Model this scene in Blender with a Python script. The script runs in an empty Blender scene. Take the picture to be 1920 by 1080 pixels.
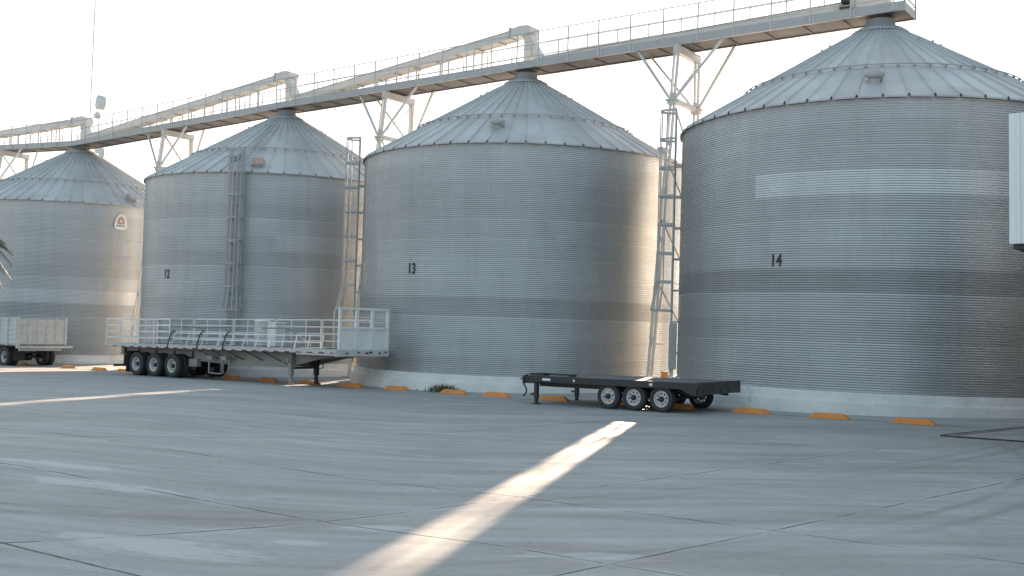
import bpy, math, random
from mathutils import Vector, Matrix
random.seed(7)
R_ = math.radians
sc = bpy.context.scene
COL = sc.collection

# ------------------------------------------------------------------ constants of the place
G, X0 = 0.0185, 10.83                     # the yard falls gently to the left
def gz(x, y=None):
    z = G * (max(-60, min(60, x)) - X0)
    if y is not None and x < -1:          # the left half of the yard is banked up towards the camera
        d = .618*(9.0 - x) + .786*(23.95 - y); t = min(1, (-1 - x)/7); t = t*t*(3 - 2*t)
        d = max(0, d); d = 14*(1 - math.exp(-d/14)) if d < 60 else 14
        z += .042*t*d
    return z
RW, HE, HB, HA = 5.791, 7.915, 0.504, 11.231   # silo radius, eave, plinth top, peak
SILO = {14: (10.832, 31.698, 0.0), 13: (0.297, 39.008, -0.208), 12: (-10.19, 46.80, -0.333), 11: (-23.079, 56.284, -0.674)}
ROW = Vector((0.817, -0.577, 0)); NRM = Vector((0.577, 0.817, 0))

# ------------------------------------------------------------------ mesh helper
class MB:
    def __init__(s): s.v = []; s.f = []; s.sm = []; s.mi = []; s.cur = 0
    def add(s, vs, fs, smooth=False):
        o = len(s.v); s.v += [tuple(v) for v in vs]
        for f in fs: s.f.append(tuple(i + o for i in f)); s.sm.append(smooth); s.mi.append(s.cur)
    def box(s, c, d, m=None):
        x, y, z = d[0]/2, d[1]/2, d[2]/2
        vs = [Vector((sx*x, sy*y, sz*z)) for sx in (-1, 1) for sy in (-1, 1) for sz in (-1, 1)]
        if m is not None: vs = [m @ v for v in vs]
        vs = [v + Vector(c) for v in vs]
        s.add(vs, [(0,1,3,2), (4,6,7,5), (0,4,5,1), (2,3,7,6), (0,2,6,4), (1,5,7,3)])
    def rbox(s, c, d, b=0.02, m=None):
        # box with chamfered edges
        x, y, z = d[0]/2, d[1]/2, d[2]/2
        vs = []; idx = {}
        for sx in (-1, 1):
            for sy in (-1, 1):
                for sz in (-1, 1):
                    for a in range(3):
                        p = [sx*(x-b), sy*(y-b), sz*(z-b)]; p[a] = (sx*x, sy*y, sz*z)[a]
                        idx[(sx, sy, sz, a)] = len(vs); vs.append(Vector(p))
        fs = []
        for a in range(3):
            o = [i for i in range(3) if i != a]
            for sg in (-1, 1):
                q = []
                for s1, s2 in ((-1,-1), (1,-1), (1,1), (-1,1)):
                    k = [0,0,0]; k[a] = sg; k[o[0]] = s1; k[o[1]] = s2; q.append(idx[(*k, a)])
                fs.append(q)
        for a in range(3):
            o = [i for i in range(3) if i != a]
            for s1 in (-1, 1):
                for s2 in (-1, 1):
                    q = []
                    for sg, ax in ((-1, o[0]), (1, o[0]), (1, o[1]), (-1, o[1])):
                        k = [0,0,0]; k[a] = sg; k[o[0]] = s1; k[o[1]] = s2; q.append(idx[(*k, ax)])
                    fs.append(q)
        for sx in (-1, 1):
            for sy in (-1, 1):
                for sz in (-1, 1): fs.append([idx[(sx, sy, sz, a)] for a in range(3)])
        if m is not None: vs = [m @ v for v in vs]
        s.add([v + Vector(c) for v in vs], fs)
    def bar(s, p, q, w, h=None, up=(0, 0, 1)):
        h = w if h is None else h
        p = Vector(p); q = Vector(q); d = q - p; L = d.length
        if L < 1e-6: return
        d /= L; up = Vector(up)
        if abs(d.dot(up)) > 0.98: up = Vector((0.577, 0.817, 0))
        a = d.cross(up).normalized(); b = a.cross(d)
        s.box((p + q)/2, (L, w, h), Matrix((d, a, b)).transposed())
    def tube(s, pts, r, n=8, cap=True):
        pts = [Vector(p) for p in pts]; vs = []; fs = []; ref = None
        for i, p in enumerate(pts):
            t = (pts[min(i+1, len(pts)-1)] - pts[max(i-1, 0)]).normalized()
            if ref is None or abs(ref.dot(t)) > 0.95:
                ref = Vector((0, 0, 1)) if abs(t.z) < 0.9 else Vector((1, 0, 0))
            a = t.cross(ref).normalized(); b = a.cross(t); ref = b
            rr = r[i] if isinstance(r, (list, tuple)) else r
            vs += [p + a*math.cos(2*math.pi*k/n)*rr + b*math.sin(2*math.pi*k/n)*rr for k in range(n)]
        for i in range(len(pts)-1):
            for k in range(n):
                fs.append((i*n+k, i*n+(k+1) % n, (i+1)*n+(k+1) % n, (i+1)*n+k))
        s.add(vs, fs, True)
        if cap:
            s.add(vs[:n], [tuple(range(n-1, -1, -1))]); s.add(vs[-n:], [tuple(range(n))])
    def lathe(s, prof, n=32, m=None, smooth=True, a0=0.0, a1=2*math.pi):
        full = abs(a1 - a0 - 2*math.pi) < 1e-6; vs = []; fs = []; k = n if full else n + 1
        for r, z in prof:
            for j in range(k):
                a = a0 + (a1-a0)*j/n
                v = Vector((r*math.cos(a), r*math.sin(a), z)); vs.append(m @ v if m is not None else v)
        for i in range(len(prof)-1):
            for j in range(n):
                j2 = (j+1) % k
                fs.append((i*k+j, i*k+j2, (i+1)*k+j2, (i+1)*k+j))
        s.add(vs, fs, smooth)
    def prism(s, pts, h, m=None, z0=0.0):
        n = len(pts); vs = [Vector((x, y, z0)) for x, y in pts] + [Vector((x, y, z0+h)) for x, y in pts]
        if m is not None: vs = [m @ v for v in vs]
        s.add(vs, [tuple(range(n-1, -1, -1)), tuple(range(n, 2*n))] + [(i, (i+1) % n, (i+1) % n + n, i+n) for i in range(n)])
    def build(s, name, mat, parent=None, loc=None):
        me = bpy.data.meshes.new(name); me.from_pydata(s.v, [], s.f)
        me.polygons.foreach_set('use_smooth', s.sm)
        if isinstance(mat, (list, tuple)):
            for m in mat: me.materials.append(m)
            me.polygons.foreach_set('material_index', s.mi)
        else: me.materials.append(mat)
        me.update()
        o = bpy.data.objects.new(name, me); COL.objects.link(o)
        if parent is not None: o.parent = parent
        if loc is not None: o.location = loc
        return o

def tag(o, label=None, cat=None, group=None, kind=None):
    if label: o['label'] = label
    if cat: o['category'] = cat
    if group: o['group'] = group
    if kind: o['kind'] = kind
    return o
def thing(name, label, cat, loc, rot=(0, 0, 0), group=None):
    o = bpy.data.objects.new(name, None); COL.objects.link(o); o.empty_display_size = 0.2
    o.location = loc; o.rotation_euler = rot
    return tag(o, label, cat, group)
def rotZ(a): return Matrix.Rotation(a, 3, 'Z')
def axis_m(z, c=(0, 0, 0), x=None):
    """4x4 frame whose local z points along z"""
    z = Vector(z).normalized(); x = Vector(x) if x else Vector((0, 0, 1)) if abs(z.z) < .9 else Vector((1, 0, 0))
    y = z.cross(x).normalized(); x = y.cross(z)
    return Matrix.Translation(Vector(c)) @ Matrix((x, y, z)).transposed().to_4x4()

# ------------------------------------------------------------------ materials
class NT:
    def __init__(s, name):
        s.m = bpy.data.materials.new(name); s.m.use_nodes = True; s.t = s.m.node_tree; s.n = s.t.nodes; s.l = s.t.links
        s.b = s.n['Principled BSDF']
    def new(s, typ, **k):
        n = s.n.new(typ)
        for a, v in k.items(): setattr(n, a, v)
        return n
    def put(s, sock, v):
        if isinstance(v, bpy.types.NodeSocket): s.l.new(v, sock)
        else: sock.default_value = v
    def math(s, op, a, b=None, c=None, clamp=False):
        n = s.new('ShaderNodeMath', operation=op, use_clamp=clamp); s.put(n.inputs[0], a)
        if b is not None: s.put(n.inputs[1], b)
        if c is not None: s.put(n.inputs[2], c)
        return n.outputs[0]
    def mix(s, f, a, b, mode='MIX'):
        n = s.new('ShaderNodeMix', data_type='RGBA', blend_type=mode)
        s.put(n.inputs[0], f)
        for i, v in ((6, a), (7, b)):
            s.put(n.inputs[i], v if isinstance(v, bpy.types.NodeSocket) else (*v, 1))
        return n.outputs[2]
    def coord(s, which='Object', scale=(1, 1, 1), rot=(0, 0, 0)):
        tc = s.new('ShaderNodeTexCoord'); mp = s.new('ShaderNodeMapping'); s.l.new(tc.outputs[which], mp.inputs[0])
        mp.inputs['Scale'].default_value = scale; mp.inputs['Rotation'].default_value = rot
        return mp.outputs[0]
    def noise(s, vec, scale, detail=4, rough=0.55, dist=0.0):
        n = s.new('ShaderNodeTexNoise'); s.l.new(vec, n.inputs['Vector']); n.inputs['Scale'].default_value = scale
        n.inputs['Detail'].default_value = detail; n.inputs['Roughness'].default_value = rough; n.inputs['Distortion'].default_value = dist
        return n.outputs['Fac']
    def ramp(s, f, a, b, lo=0.0, hi=1.0):
        n = s.new('ShaderNodeMapRange'); n.clamp = True; s.put(n.inputs[0], f)
        for i, v in enumerate((a, b, lo, hi)): n.inputs[i+1].default_value = v
        return n.outputs[0]
    def out(s, col=None, rough=None, metal=None, bump=None, bd=0.01, bs=0.5, spec=None):
        if col is not None: s.put(s.b.inputs['Base Color'], col if isinstance(col, bpy.types.NodeSocket) else (*col, 1))
        if rough is not None: s.put(s.b.inputs['Roughness'], rough)
        if metal is not None: s.put(s.b.inputs['Metallic'], metal)
        if spec is not None: s.b.inputs['Specular IOR Level'].default_value = spec
        if bump is not None:
            n = s.new('ShaderNodeBump'); n.inputs['Strength'].default_value = bs; n.inputs['Distance'].default_value = bd
            s.l.new(bump, n.inputs['Height']); s.l.new(n.outputs[0], s.b.inputs['Normal'])
        return s.m

def simple(name, col, rough=0.6, metal=0.0, var=0.18, scale=3.0, dirt=None, dirt_amt=0.35, bump=0.0):
    t = NT(name); v = t.coord()
    n1 = t.noise(v, scale, 6); n2 = t.noise(v, scale*7, 3)
    f = t.math('ADD', t.math('MULTIPLY', n1, 0.7), t.math('MULTIPLY', n2, 0.3))
    lo = [c*(1-var) for c in col]; hi = [min(1, c*(1+var)) for c in col]
    c = t.mix(t.ramp(f, 0.3, 0.7), lo, hi)
    if dirt:
        d = t.noise(v, scale*1.7, 8, 0.7)
        c = t.mix(t.ramp(d, 0.52, 0.72, 0, dirt_amt), c, dirt)
    return t.out(c, t.ramp(n1, 0.3, 0.7, max(0.05, rough-0.08), min(1, rough+0.08)), metal, bump=f if bump else None, bd=0.004, bs=bump)

def wall_mat():
    t = NT('galvanised_sheet'); tc = t.new('ShaderNodeTexCoord'); sep = t.new('ShaderNodeSeparateXYZ'); t.l.new(tc.outputs['Object'], sep.inputs[0])
    x, y, z = sep.outputs
    ang = t.math('ARCTAN2', y, x)
    v = t.math('DIVIDE', t.math('SUBTRACT', z, HB), (HE-HB)/12)
    ring = t.math('FLOOR', v); fr = t.math('FRACT', v)
    u = t.math('ADD', t.math('MULTIPLY', ang, 16/(2*math.pi)), t.math('MULTIPLY', t.math('MODULO', ring, 2.0), 0.5))
    fu = t.math('ABSOLUTE', t.math('SUBTRACT', t.math('FRACT', t.math('ADD', u, 16.0)), 0.5))
    at = t.new('ShaderNodeAttribute', attribute_name='tone')
    tone = at.outputs['Fac']
    oi = t.new('ShaderNodeObjectInfo')
    cv = t.new('ShaderNodeCombineXYZ'); t.l.new(t.math('MULTIPLY', ang, RW), cv.inputs[0]); t.l.new(z, cv.inputs[1])
    t.l.new(t.math('MULTIPLY', oi.outputs['Random'], 40.0), cv.inputs[2])
    big = t.noise(cv.outputs[0], 0.35, 5, 0.6)
    mp = t.new('ShaderNodeMapping'); t.l.new(cv.outputs[0], mp.inputs[0]); mp.inputs['Scale'].default_value = (3.2, 0.22, 1)
    streak = t.noise(mp.outputs[0], 1.0, 5, 0.65)
    mp2 = t.new('ShaderNodeMapping'); t.l.new(cv.outputs[0], mp2.inputs[0]); mp2.inputs['Scale'].default_value = (0.5, 6.0, 1)
    band = t.noise(mp2.outputs[0], 1.0, 4, 0.6)
    k = t.math('MULTIPLY', tone, t.ramp(big, 0.3, 0.7, 0.94, 1.06))
    k = t.math('MULTIPLY', k, t.ramp(streak, 0.3, 0.75, 1.03, 0.92))
    k = t.math('MULTIPLY', k, t.ramp(band, 0.3, 0.7, 0.965, 1.035))
    seam = t.math('LESS_THAN', t.math('ABSOLUTE', t.math('SUBTRACT', fr, 0.955)), 0.025)
    k = t.math('ADD', k, t.math('MULTIPLY', seam, 0.17))
    vs = t.math('GREATER_THAN', fu, 0.4935)
    vs2 = t.math('MULTIPLY', t.math('LESS_THAN', fr, 0.93), vs)
    k = t.math('ADD', k, t.math('MULTIPLY', vs2, t.ramp(band, 0.42, 0.6, -0.04, 0.16)))
    base = t.mix(t.ramp(streak, 0.55, 0.8, 0, 0.35), (0.405, 0.42, 0.425), (0.385, 0.385, 0.37))
    c = t.new('ShaderNodeVectorMath', operation='SCALE'); t.l.new(base, c.inputs[0]); t.l.new(k, c.inputs['Scale'])
    rough = t.math('SUBTRACT', t.ramp(big, 0.3, 0.7, 0.46, 0.38), t.math('MULTIPLY', t.math('SUBTRACT', tone, 1.0), 0.25))
    return t.out(c.outputs[0], rough, 0.6)

def roof_mat():
    t = NT('galvanised_roof'); v = t.coord(); n = t.noise(v, 0.8, 6, 0.6); n2 = t.noise(v, 9, 4)
    tc = t.new('ShaderNodeTexCoord'); sep = t.new('ShaderNodeSeparateXYZ'); t.l.new(tc.outputs['Object'], sep.inputs[0])
    a = t.math('FLOOR', t.math('MULTIPLY', t.math('ARCTAN2', sep.outputs[1], sep.outputs[0]), 60/(2*math.pi)))
    lay = t.math('GREATER_THAN', sep.outputs[2], HE + 1.12)
    cv = t.new('ShaderNodeCombineXYZ'); t.l.new(a, cv.inputs[0]); t.l.new(lay, cv.inputs[1])
    wn = t.new('ShaderNodeTexWhiteNoise', noise_dimensions='3D'); t.l.new(cv.outputs[0], wn.inputs[0])
    k = t.math('MULTIPLY', t.ramp(n, 0.3, 0.7, 0.88, 1.1), t.ramp(wn.outputs[0], 0, 1, 0.92, 1.07))
    k = t.math('MULTIPLY', k, t.ramp(n2, 0.3, 0.7, 0.96, 1.04))
    c = t.new('ShaderNodeVectorMath', operation='SCALE'); c.inputs[0].default_value = (0.42, 0.425, 0.42); t.l.new(k, c.inputs['Scale'])
    return t.out(c.outputs[0], t.ramp(n, 0.3, 0.7, 0.6, 0.5), 0.22)

def concrete_mat(name, base, joints=True):
    t = NT(name); v = t.coord()
    a = 0.93                                    # streaks swept along the yard by turning tyres
    st = t.coord(scale=(0.22, 1.6, 1), rot=(0, 0, -0.10))
    st2 = t.coord(scale=(0.10, 0.75, 1), rot=(0, 0, 0.25))
    n0 = t.noise(v, 0.16, 5, 0.6); n1 = t.noise(st, 1.0, 7, 0.62, 0.6); n2 = t.noise(st2, 1.0, 6, 0.6, 0.8)
    n5 = t.noise(t.coord(scale=(0.30, 4.2, 1), rot=(0, 0, 0.06)), 1.0, 6, 0.6, 0.5)
    n3 = t.noise(v, 14, 6, 0.7); n4 = t.noise(v, 1.1, 8, 0.68, 0.4)
    k = t.math('MULTIPLY', t.ramp(n0, 0.3, 0.7, 0.90, 1.10), t.ramp(n1, 0.3, 0.7, 0.78, 1.16))
    k = t.math('MULTIPLY', k, t.ramp(n2, 0.3, 0.7, 0.82, 1.14))
    k = t.math('MULTIPLY', k, t.ramp(n3, 0.3, 0.7, 0.90, 1.08))
    k = t.math('MULTIPLY', k, t.ramp(n5, 0.3, 0.7, 0.84, 1.10))
    c = t.new('ShaderNodeVectorMath', operation='SCALE'); c.inputs[0].default_value = base; t.l.new(k, c.inputs['Scale'])
    col = c.outputs[0]
    col = t.mix(t.ramp(n0, 0.45, 0.7, 0.0, 0.30), col, (base[0]*0.98, base[1]*0.93, base[2]*0.86))
    # worn pale patches
    col = t.mix(t.ramp(n4, 0.56, 0.74, 0, 0.38), col, [b*1.5 for b in base])
    # oil spots
    sp = t.noise(v, 0.9, 3, 0.5); sp2 = t.noise(v, 6.0, 2, 0.5)
    col = t.mix(t.math('MULTIPLY', t.ramp(sp, 0.62, 0.70), t.ramp(sp2, 0.55, 0.7, 0, 0.5)), col, [b*0.45 for b in base])
    h = n3
    if joints:
        sep = t.new('ShaderNodeSeparateXYZ'); tc = t.new('ShaderNodeTexCoord'); t.l.new(tc.outputs['Object'], sep.inputs[0])
        wob = t.math('MULTIPLY', t.math('SUBTRACT', t.noise(v, 2.5, 5, 0.7), 0.5), 0.05)
        def field(nx, ny, offs, bend=None):
            d = t.math('ADD', t.math('ADD', t.math('MULTIPLY', sep.outputs[0], nx), t.math('MULTIPLY', sep.outputs[1], ny)), wob)
            if bend is not None: d = t.math('ADD', d, bend)
            m = None
            for o in offs:
                e = t.math('ABSOLUTE', t.math('SUBTRACT', d, o)); m = e if m is None else t.math('MINIMUM', m, e)
            return m
        lx = t.math('MAXIMUM', t.math('MULTIPLY', sep.outputs[0], -1.0), 0.0)
        bend = t.math('ADD', t.math('MULTIPLY', lx, 0.13), t.math('MULTIPLY', t.math('MULTIPLY', lx, lx), 0.016))
        dm = t.math('MINIMUM', field(0.597, 0.802, (5.6, 8.17, 10.6, 2.2), bend), field(-0.67, 0.742, (6.4, 9.6, 16.2, 2.6)))
        dp = t.math('MINIMUM', field(0.597, 0.802, (5.6, 8.17, 13.03, 16.0, 19.0), bend), field(-0.67, 0.742, (6.4, 9.6)))
        gap = t.noise(v, 1.3, 4, 0.6)
        blot = None                              # scuffed laitance left along the near joints
        for px_, py_, rx_, ry_ in ((-3.0, 9.5, 1.3, .55), (-1.9, 10.1, .35, .2), (-4.6, 12.2, 1.3, .35), (-1.3, 11.0, .6, .18), (-5.6, 13.3, 1.2, .3), (0.6, 9.8, .9, .2), (5.6, 24.0, 1.2, .12)):
            ex = t.math('DIVIDE', t.math('SUBTRACT', sep.outputs[0], px_), rx_); ey = t.math('DIVIDE', t.math('SUBTRACT', sep.outputs[1], py_), ry_)
            e_ = t.ramp(t.math('ADD', t.math('MULTIPLY', ex, ex), t.math('MULTIPLY', ey, ey)), 0.0, 1.3, 1.0, 0.0)
            blot = e_ if blot is None else t.math('MAXIMUM', blot, e_)
        bn = t.noise(t.coord(scale=(1.0, 2.6, 1)), 1.6, 7, 0.7)
        blot = t.ramp(t.math('ADD', t.math('MULTIPLY', blot, 0.42), bn), 0.72, 0.86, 0.0, 0.75)
        col = t.mix(blot, col, [b*1.36 for b in base])
        pale = t.math('MULTIPLY', t.ramp(t.math('ADD', dp, t.math('MULTIPLY', t.math('SUBTRACT', gap, 0.5), -0.4)), 0.0, 0.12, 0.6, 0.0), t.ramp(n4, 0.38, 0.58))
        col = t.mix(pale, col, [b*1.3 for b in base])
        line = t.math('MULTIPLY', t.ramp(dm, 0.010, 0.022, 1.0, 0.0), t.ramp(gap, 0.40, 0.52, 0.2, 0.95))
        col = t.mix(line, col, (0.045, 0.047, 0.05))
        h = t.math('SUBTRACT', n3, t.math('MULTIPLY', line, 2.0))
        # tyre sweeps: long arcs of rubber
        tm = None
        for cx, cy, r, w in ((-4.1, 22.4, 14.0, .15), (-4.1, 22.4, 13.5, .12), (-13.3, 39.1, 30.0, .14), (-13.3, 39.1, 29.6, .11), (6, 42, 25.5, .2), (6, 42, 26.2, .16), (2, -2, 21.5, .2)):
            dx = t.math('SUBTRACT', sep.outputs[0], cx); dy = t.math('SUBTRACT', sep.outputs[1], cy)
            rr = t.math('SQRT', t.math('ADD', t.math('MULTIPLY', dx, dx), t.math('MULTIPLY', dy, dy)))
            e = t.ramp(t.math('ABSOLUTE', t.math('SUBTRACT', rr, r)), 0.0, w, 1.0, 0.0)
            tm = e if tm is None else t.math('MAXIMUM', tm, e)
        tm = t.math('MULTIPLY', tm, t.ramp(t.noise(v, 0.25, 4, 0.6), 0.40, 0.60, 0.0, 0.48))
        col = t.mix(tm, col, [b*0.42 for b in base])
    return t.out(col, t.ramp(n1, 0.3, 0.7, 0.62, 0.8), 0.0, bump=h, bd=0.006, bs=0.35, spec=0.35)

def tape_mat():
    t = NT('red_white_tape'); sep = t.new('ShaderNodeSeparateXYZ'); t.l.new(t.coord(), sep.inputs[0])
    f = t.math('LESS_THAN', t.math('FRACT', t.math('MULTIPLY', sep.outputs[0], 1.7)), 0.5)
    return t.out(t.mix(f, (0.5, 0.5, 0.48), (0.2, 0.03, 0.03)), 0.45)

M = {
 'tape': tape_mat(),
 'wall': wall_mat(), 'roof': roof_mat(),
 'ground': concrete_mat('yard_concrete', (0.345, 0.343, 0.331)),
 'apron': concrete_mat('apron_concrete', (0.375, 0.371, 0.355), False),
 'plinth': simple('plinth_concrete', (0.60, 0.597, 0.575), 0.85, 0, 0.14, 1.2, (0.22, 0.21, 0.19), 0.45, 0.4),
 'galv': simple('galvanised_steel', (0.36, 0.37, 0.375), 0.55, 0.3, 0.12, 2.5),
 'galv_pale': simple('pale_galvanised_steel', (0.48, 0.48, 0.47), 0.55, 0.2, 0.10, 2.5),
 'white': simple('white_painted_steel', (0.54, 0.535, 0.515), 0.5, 0.0, 0.08, 2.0, (0.38, 0.34, 0.29), 0.3),
 'gatewhite': simple('white_gate_paint', (0.74, 0.74, 0.72), 0.5, 0.0, 0.08, 2.0, (0.4, 0.36, 0.3), 0.3),
 'offwhite': simple('weathered_white_paint', (0.52, 0.525, 0.51), 0.55, 0.0, 0.12, 3.0, (0.34, 0.32, 0.29), 0.4),
 'greyframe': simple('grey_chassis_paint', (0.27, 0.265, 0.25), 0.6, 0.0, 0.15, 2.0, (0.14, 0.11, 0.08), 0.5),
 'deckwood': simple('dark_deck_boards', (0.045, 0.034, 0.03), 0.8, 0, 0.35, 4),
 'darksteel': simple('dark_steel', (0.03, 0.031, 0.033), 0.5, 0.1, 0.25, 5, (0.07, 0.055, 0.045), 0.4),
 'black': simple('black_trailer_paint', (0.022, 0.024, 0.027), 0.45, 0.0, 0.2, 4, (0.06, 0.058, 0.055), 0.5),
 'greywood': simple('weathered_boards', (0.16, 0.15, 0.14), 0.8, 0, 0.25, 5),
 'tyre': simple('tyre_rubber', (0.028, 0.028, 0.03), 0.75, 0, 0.2, 8, (0.075, 0.07, 0.062), 0.5, 0.3),
 'rim': simple('grey_rim_paint', (0.5, 0.51, 0.5), 0.45, 0.1, 0.1, 6, (0.25, 0.2, 0.16), 0.4),
 'orange': simple('orange_paint', (0.64, 0.235, 0.05), 0.7, 0, 0.16, 5, (0.30, 0.17, 0.09), 0.5, 0.3),
 'red': simple('red_reflector', (0.22, 0.03, 0.03), 0.4, 0, 0.1, 5),
 'hatch': simple('rusty_hatch', (0.42, 0.30, 0.24), 0.7, 0, 0.25, 6, (0.25, 0.12, 0.07), 0.5),
 'ink': simple('black_stencil_paint', (0.03, 0.032, 0.035), 0.7, 0, 0.4, 6, (0.12, 0.125, 0.13), 0.6),
 'leaf': simple('palm_leaf', (0.055, 0.085, 0.035), 0.55, 0, 0.4, 5),
 'weed': simple('weed_leaf', (0.10, 0.12, 0.05), 0.7, 0, 0.4, 9),
 'bark': simple('palm_bark', (0.13, 0.11, 0.09), 0.9, 0, 0.3, 6),
 'cream': simple('cream_sign_face', (0.7, 0.69, 0.66), 0.5, 0, 0.05, 5),
 'badge': simple('faded_red_emblem', (0.42, 0.28, 0.24), 0.6, 0, 0.12, 8),
 'pan': simple('dull_floor_pan', (0.095, 0.1, 0.105), 0.7, 0.1, 0.15, 1.5),
 'blocker': simple('dark_blocker_cladding', (0.075, 0.08, 0.085), 0.6, 0, 0.1, 2),  # skin of the unseen block added right of the yard
 'dish': simple('dish_cover', (0.45, 0.5, 0.5), 0.5, 0, 0.08, 2),
 'panel': simple('white_cladding', (0.72, 0.74, 0.73), 0.4, 0.0, 0.03, 1.5),
}

# ------------------------------------------------------------------ ground
def sheet(name, xs, ys, mat, dz=0.0):
    b = MB(); vs = [(x, y, gz(x, y)+dz) for y in ys for x in xs]; n = len(xs)
    b.add(vs, [(j*n+i, j*n+i+1, (j+1)*n+i+1, (j+1)*n+i) for j in range(len(ys)-1) for i in range(n-1)])
    return tag(b.build(name, mat), kind='structure')
sheet('ground', [-2500, -600, -120, -60] + [-40+i*.8 for i in range(66)] + [20, 60, 600, 2500], [-2000, -300, -60] + [-20+i*1.0 for i in range(80)] + [70, 120, 600, 4000], M['ground'])
STOP0 = Vector((9.0, 23.95)); STOPD = Vector((-0.786, 0.618)); STOPN = Vector((0.618, 0.786))
b = MB()
cs = []
for s_, n_ in ((-45, .10), (75, .10), (75, 40), (-45, 40)):
    q = STOP0 + STOPD*s_ + STOPN*n_; cs.append((q.x, q.y))
vs = []
for j in range(2):
    for i in range(13):
        s_ = -45 + 120*i/12; q = STOP0 + STOPD*s_ + STOPN*(0.10 if j == 0 else 40)
        vs.append((q.x, q.y, gz(q.x) + 0.006))
b.add(vs, [(i+1, i, 13+i, 14+i) for i in range(12)])
tag(b.build('silo_apron', M['apron']), kind='structure')

# ------------------------------------------------------------------ silos
RING = (HE-HB)/12
def wall_mesh(name, tones):
    NA, NC, SUB = 192, 10, 4
    rows = 12*NC*SUB; amp = 0.0105
    me = bpy.data.meshes.new(name); vs = []; 
    cs = [(math.cos(2*math.pi*j/NA), math.sin(2*math.pi*j/NA)) for j in range(NA)]
    for i in range(rows+1):
        ph = i/SUB; z = HB + (HE-HB)*i/rows
        r = RW + amp*math.sin(2*math.pi*ph) - 0.004*((i/(NC*SUB)) % 1.0)
        vs += [(r*c, r*s, z) for c, s in cs]
    fs = [(i*NA+j, i*NA+(j+1) % NA, (i+1)*NA+(j+1) % NA, (i+1)*NA+j) for i in range(rows) for j in range(NA)]
    me.from_pydata(vs, [], fs)
    me.polygons.foreach_set('use_smooth', [True]*len(fs))
    at = me.attributes.new('tone', 'FLOAT', 'FACE'); vals = []
    for i in range(rows):
        rg = i//(NC*SUB)
        for j in range(NA):
            a = (j+0.5)/NA*16 + 0.5*(rg % 2); vals.append(tones(rg, int(math.floor(a)) % 16, (j+.5)/NA*360))
    at.data.foreach_set('value', vals); me.materials.append(M['wall']); me.update()
    return me
def roof_mb(ribs=60, r_seam=3.95, r_top=0.62):
    b = MB(); sl = (HA-0.22-HE)/(RW-r_top)
    zr = lambda r: HE + sl*(RW-r)
    def layer(r0, r1, dz, steps):
        for k in range(ribs):
            rows = []
            for i in range(steps+1):
                r = r0 + (r1-r0)*i/steps; w = min(0.034, 0.27*2*math.pi*r/ribs); h = min(.048, w*1.4)
                a0 = 2*math.pi*(k-0.5)/ribs; a1 = 2*math.pi*(k+0.5)/ribs; am = 2*math.pi*k/ribs; da = w/r
                for a, e in ((a0, 0), (am-da, 0), (am-da*.25, h), (am+da*.25, h), (am+da, 0), (a1, 0)):
                    rows.append((r*math.cos(a), r*math.sin(a), zr(r)+dz+e))
            fs = [(i*6+j, i*6+j+1, (i+1)*6+j+1, (i+1)*6+j) for i in range(steps) for j in range(5)]
            b.add(rows, [f[::-1] for f in fs])
            # turned-down lip between the rib feet
            lo = rows[:6]; lip = [(x, y, z-0.045) for x, y, z in lo]
            b.add(lo+lip, [(0, 1, 7, 6), (4, 5, 11, 10)])
    layer(RW+0.085, r_seam-0.02, 0.0, 4)
    layer(r_seam, r_top, 0.03, 5)
    b.lathe([(RW+0.02, HE-0.02), (RW-0.5, HE+0.2)], 96)
    return b, zr
ROOF, ZR = roof_mb()
ROOF_ME = None
def ladder(parent, az):
    """caged ladder standing off the wall at azimuth az (degrees)"""
    a = R_(az); er = Vector((math.cos(a), math.sin(a), 0)); et = Vector((-math.sin(a), math.cos(a), 0))
    P = lambda r, t, z: er*(RW+r) + et*t + Vector((0, 0, z))
    b = MB()
    for t in (-.2, .2): b.bar(P(.20, t, .62), P(.20, t, 8.72), .05, .035)
    z = .8
    while z < 8.7: b.tube([P(.20, -.2, z), P(.20, .2, z)], .013, 6); z += .29
    for i in range(8):
        z = 1.2 + i*.96
        if z < 7.9:
            for t in (-.2, .2): b.bar(P(.0, t, z), P(.2, t, z), .03, .05)
    o = b.build('ladder', M['galv'], parent)
    c = MB(); hz = [2.5 + .88*i for i in range(8)]
    def hoop(z, w, d, n=12):
        return [P(.22 + d*math.sin(math.pi*i/n)**.8, -w*math.cos(math.pi*i/n), z) for i in range(n+1)]
    H = []
    for i, z in enumerate(hz):
        w, d = (.37, .62) if i == 0 else (.28, .46)
        h = hoop(z, w, d); H.append(h)
        for p, q in zip(h, h[1:]): c.bar(p, q, .014, .07)
        for t in (-1, 1): c.bar(P(.2, t*.2, z), P(.22, t*w, z), .014, .07)
    for j in (0, 2, 4, 6, 8, 10, 12):
        for p, q in zip(H, H[1:]): c.bar(p[j], q[j], .034, .034, er)
    c.build('safety_cage', M['galv'], o)
    return o
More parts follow.
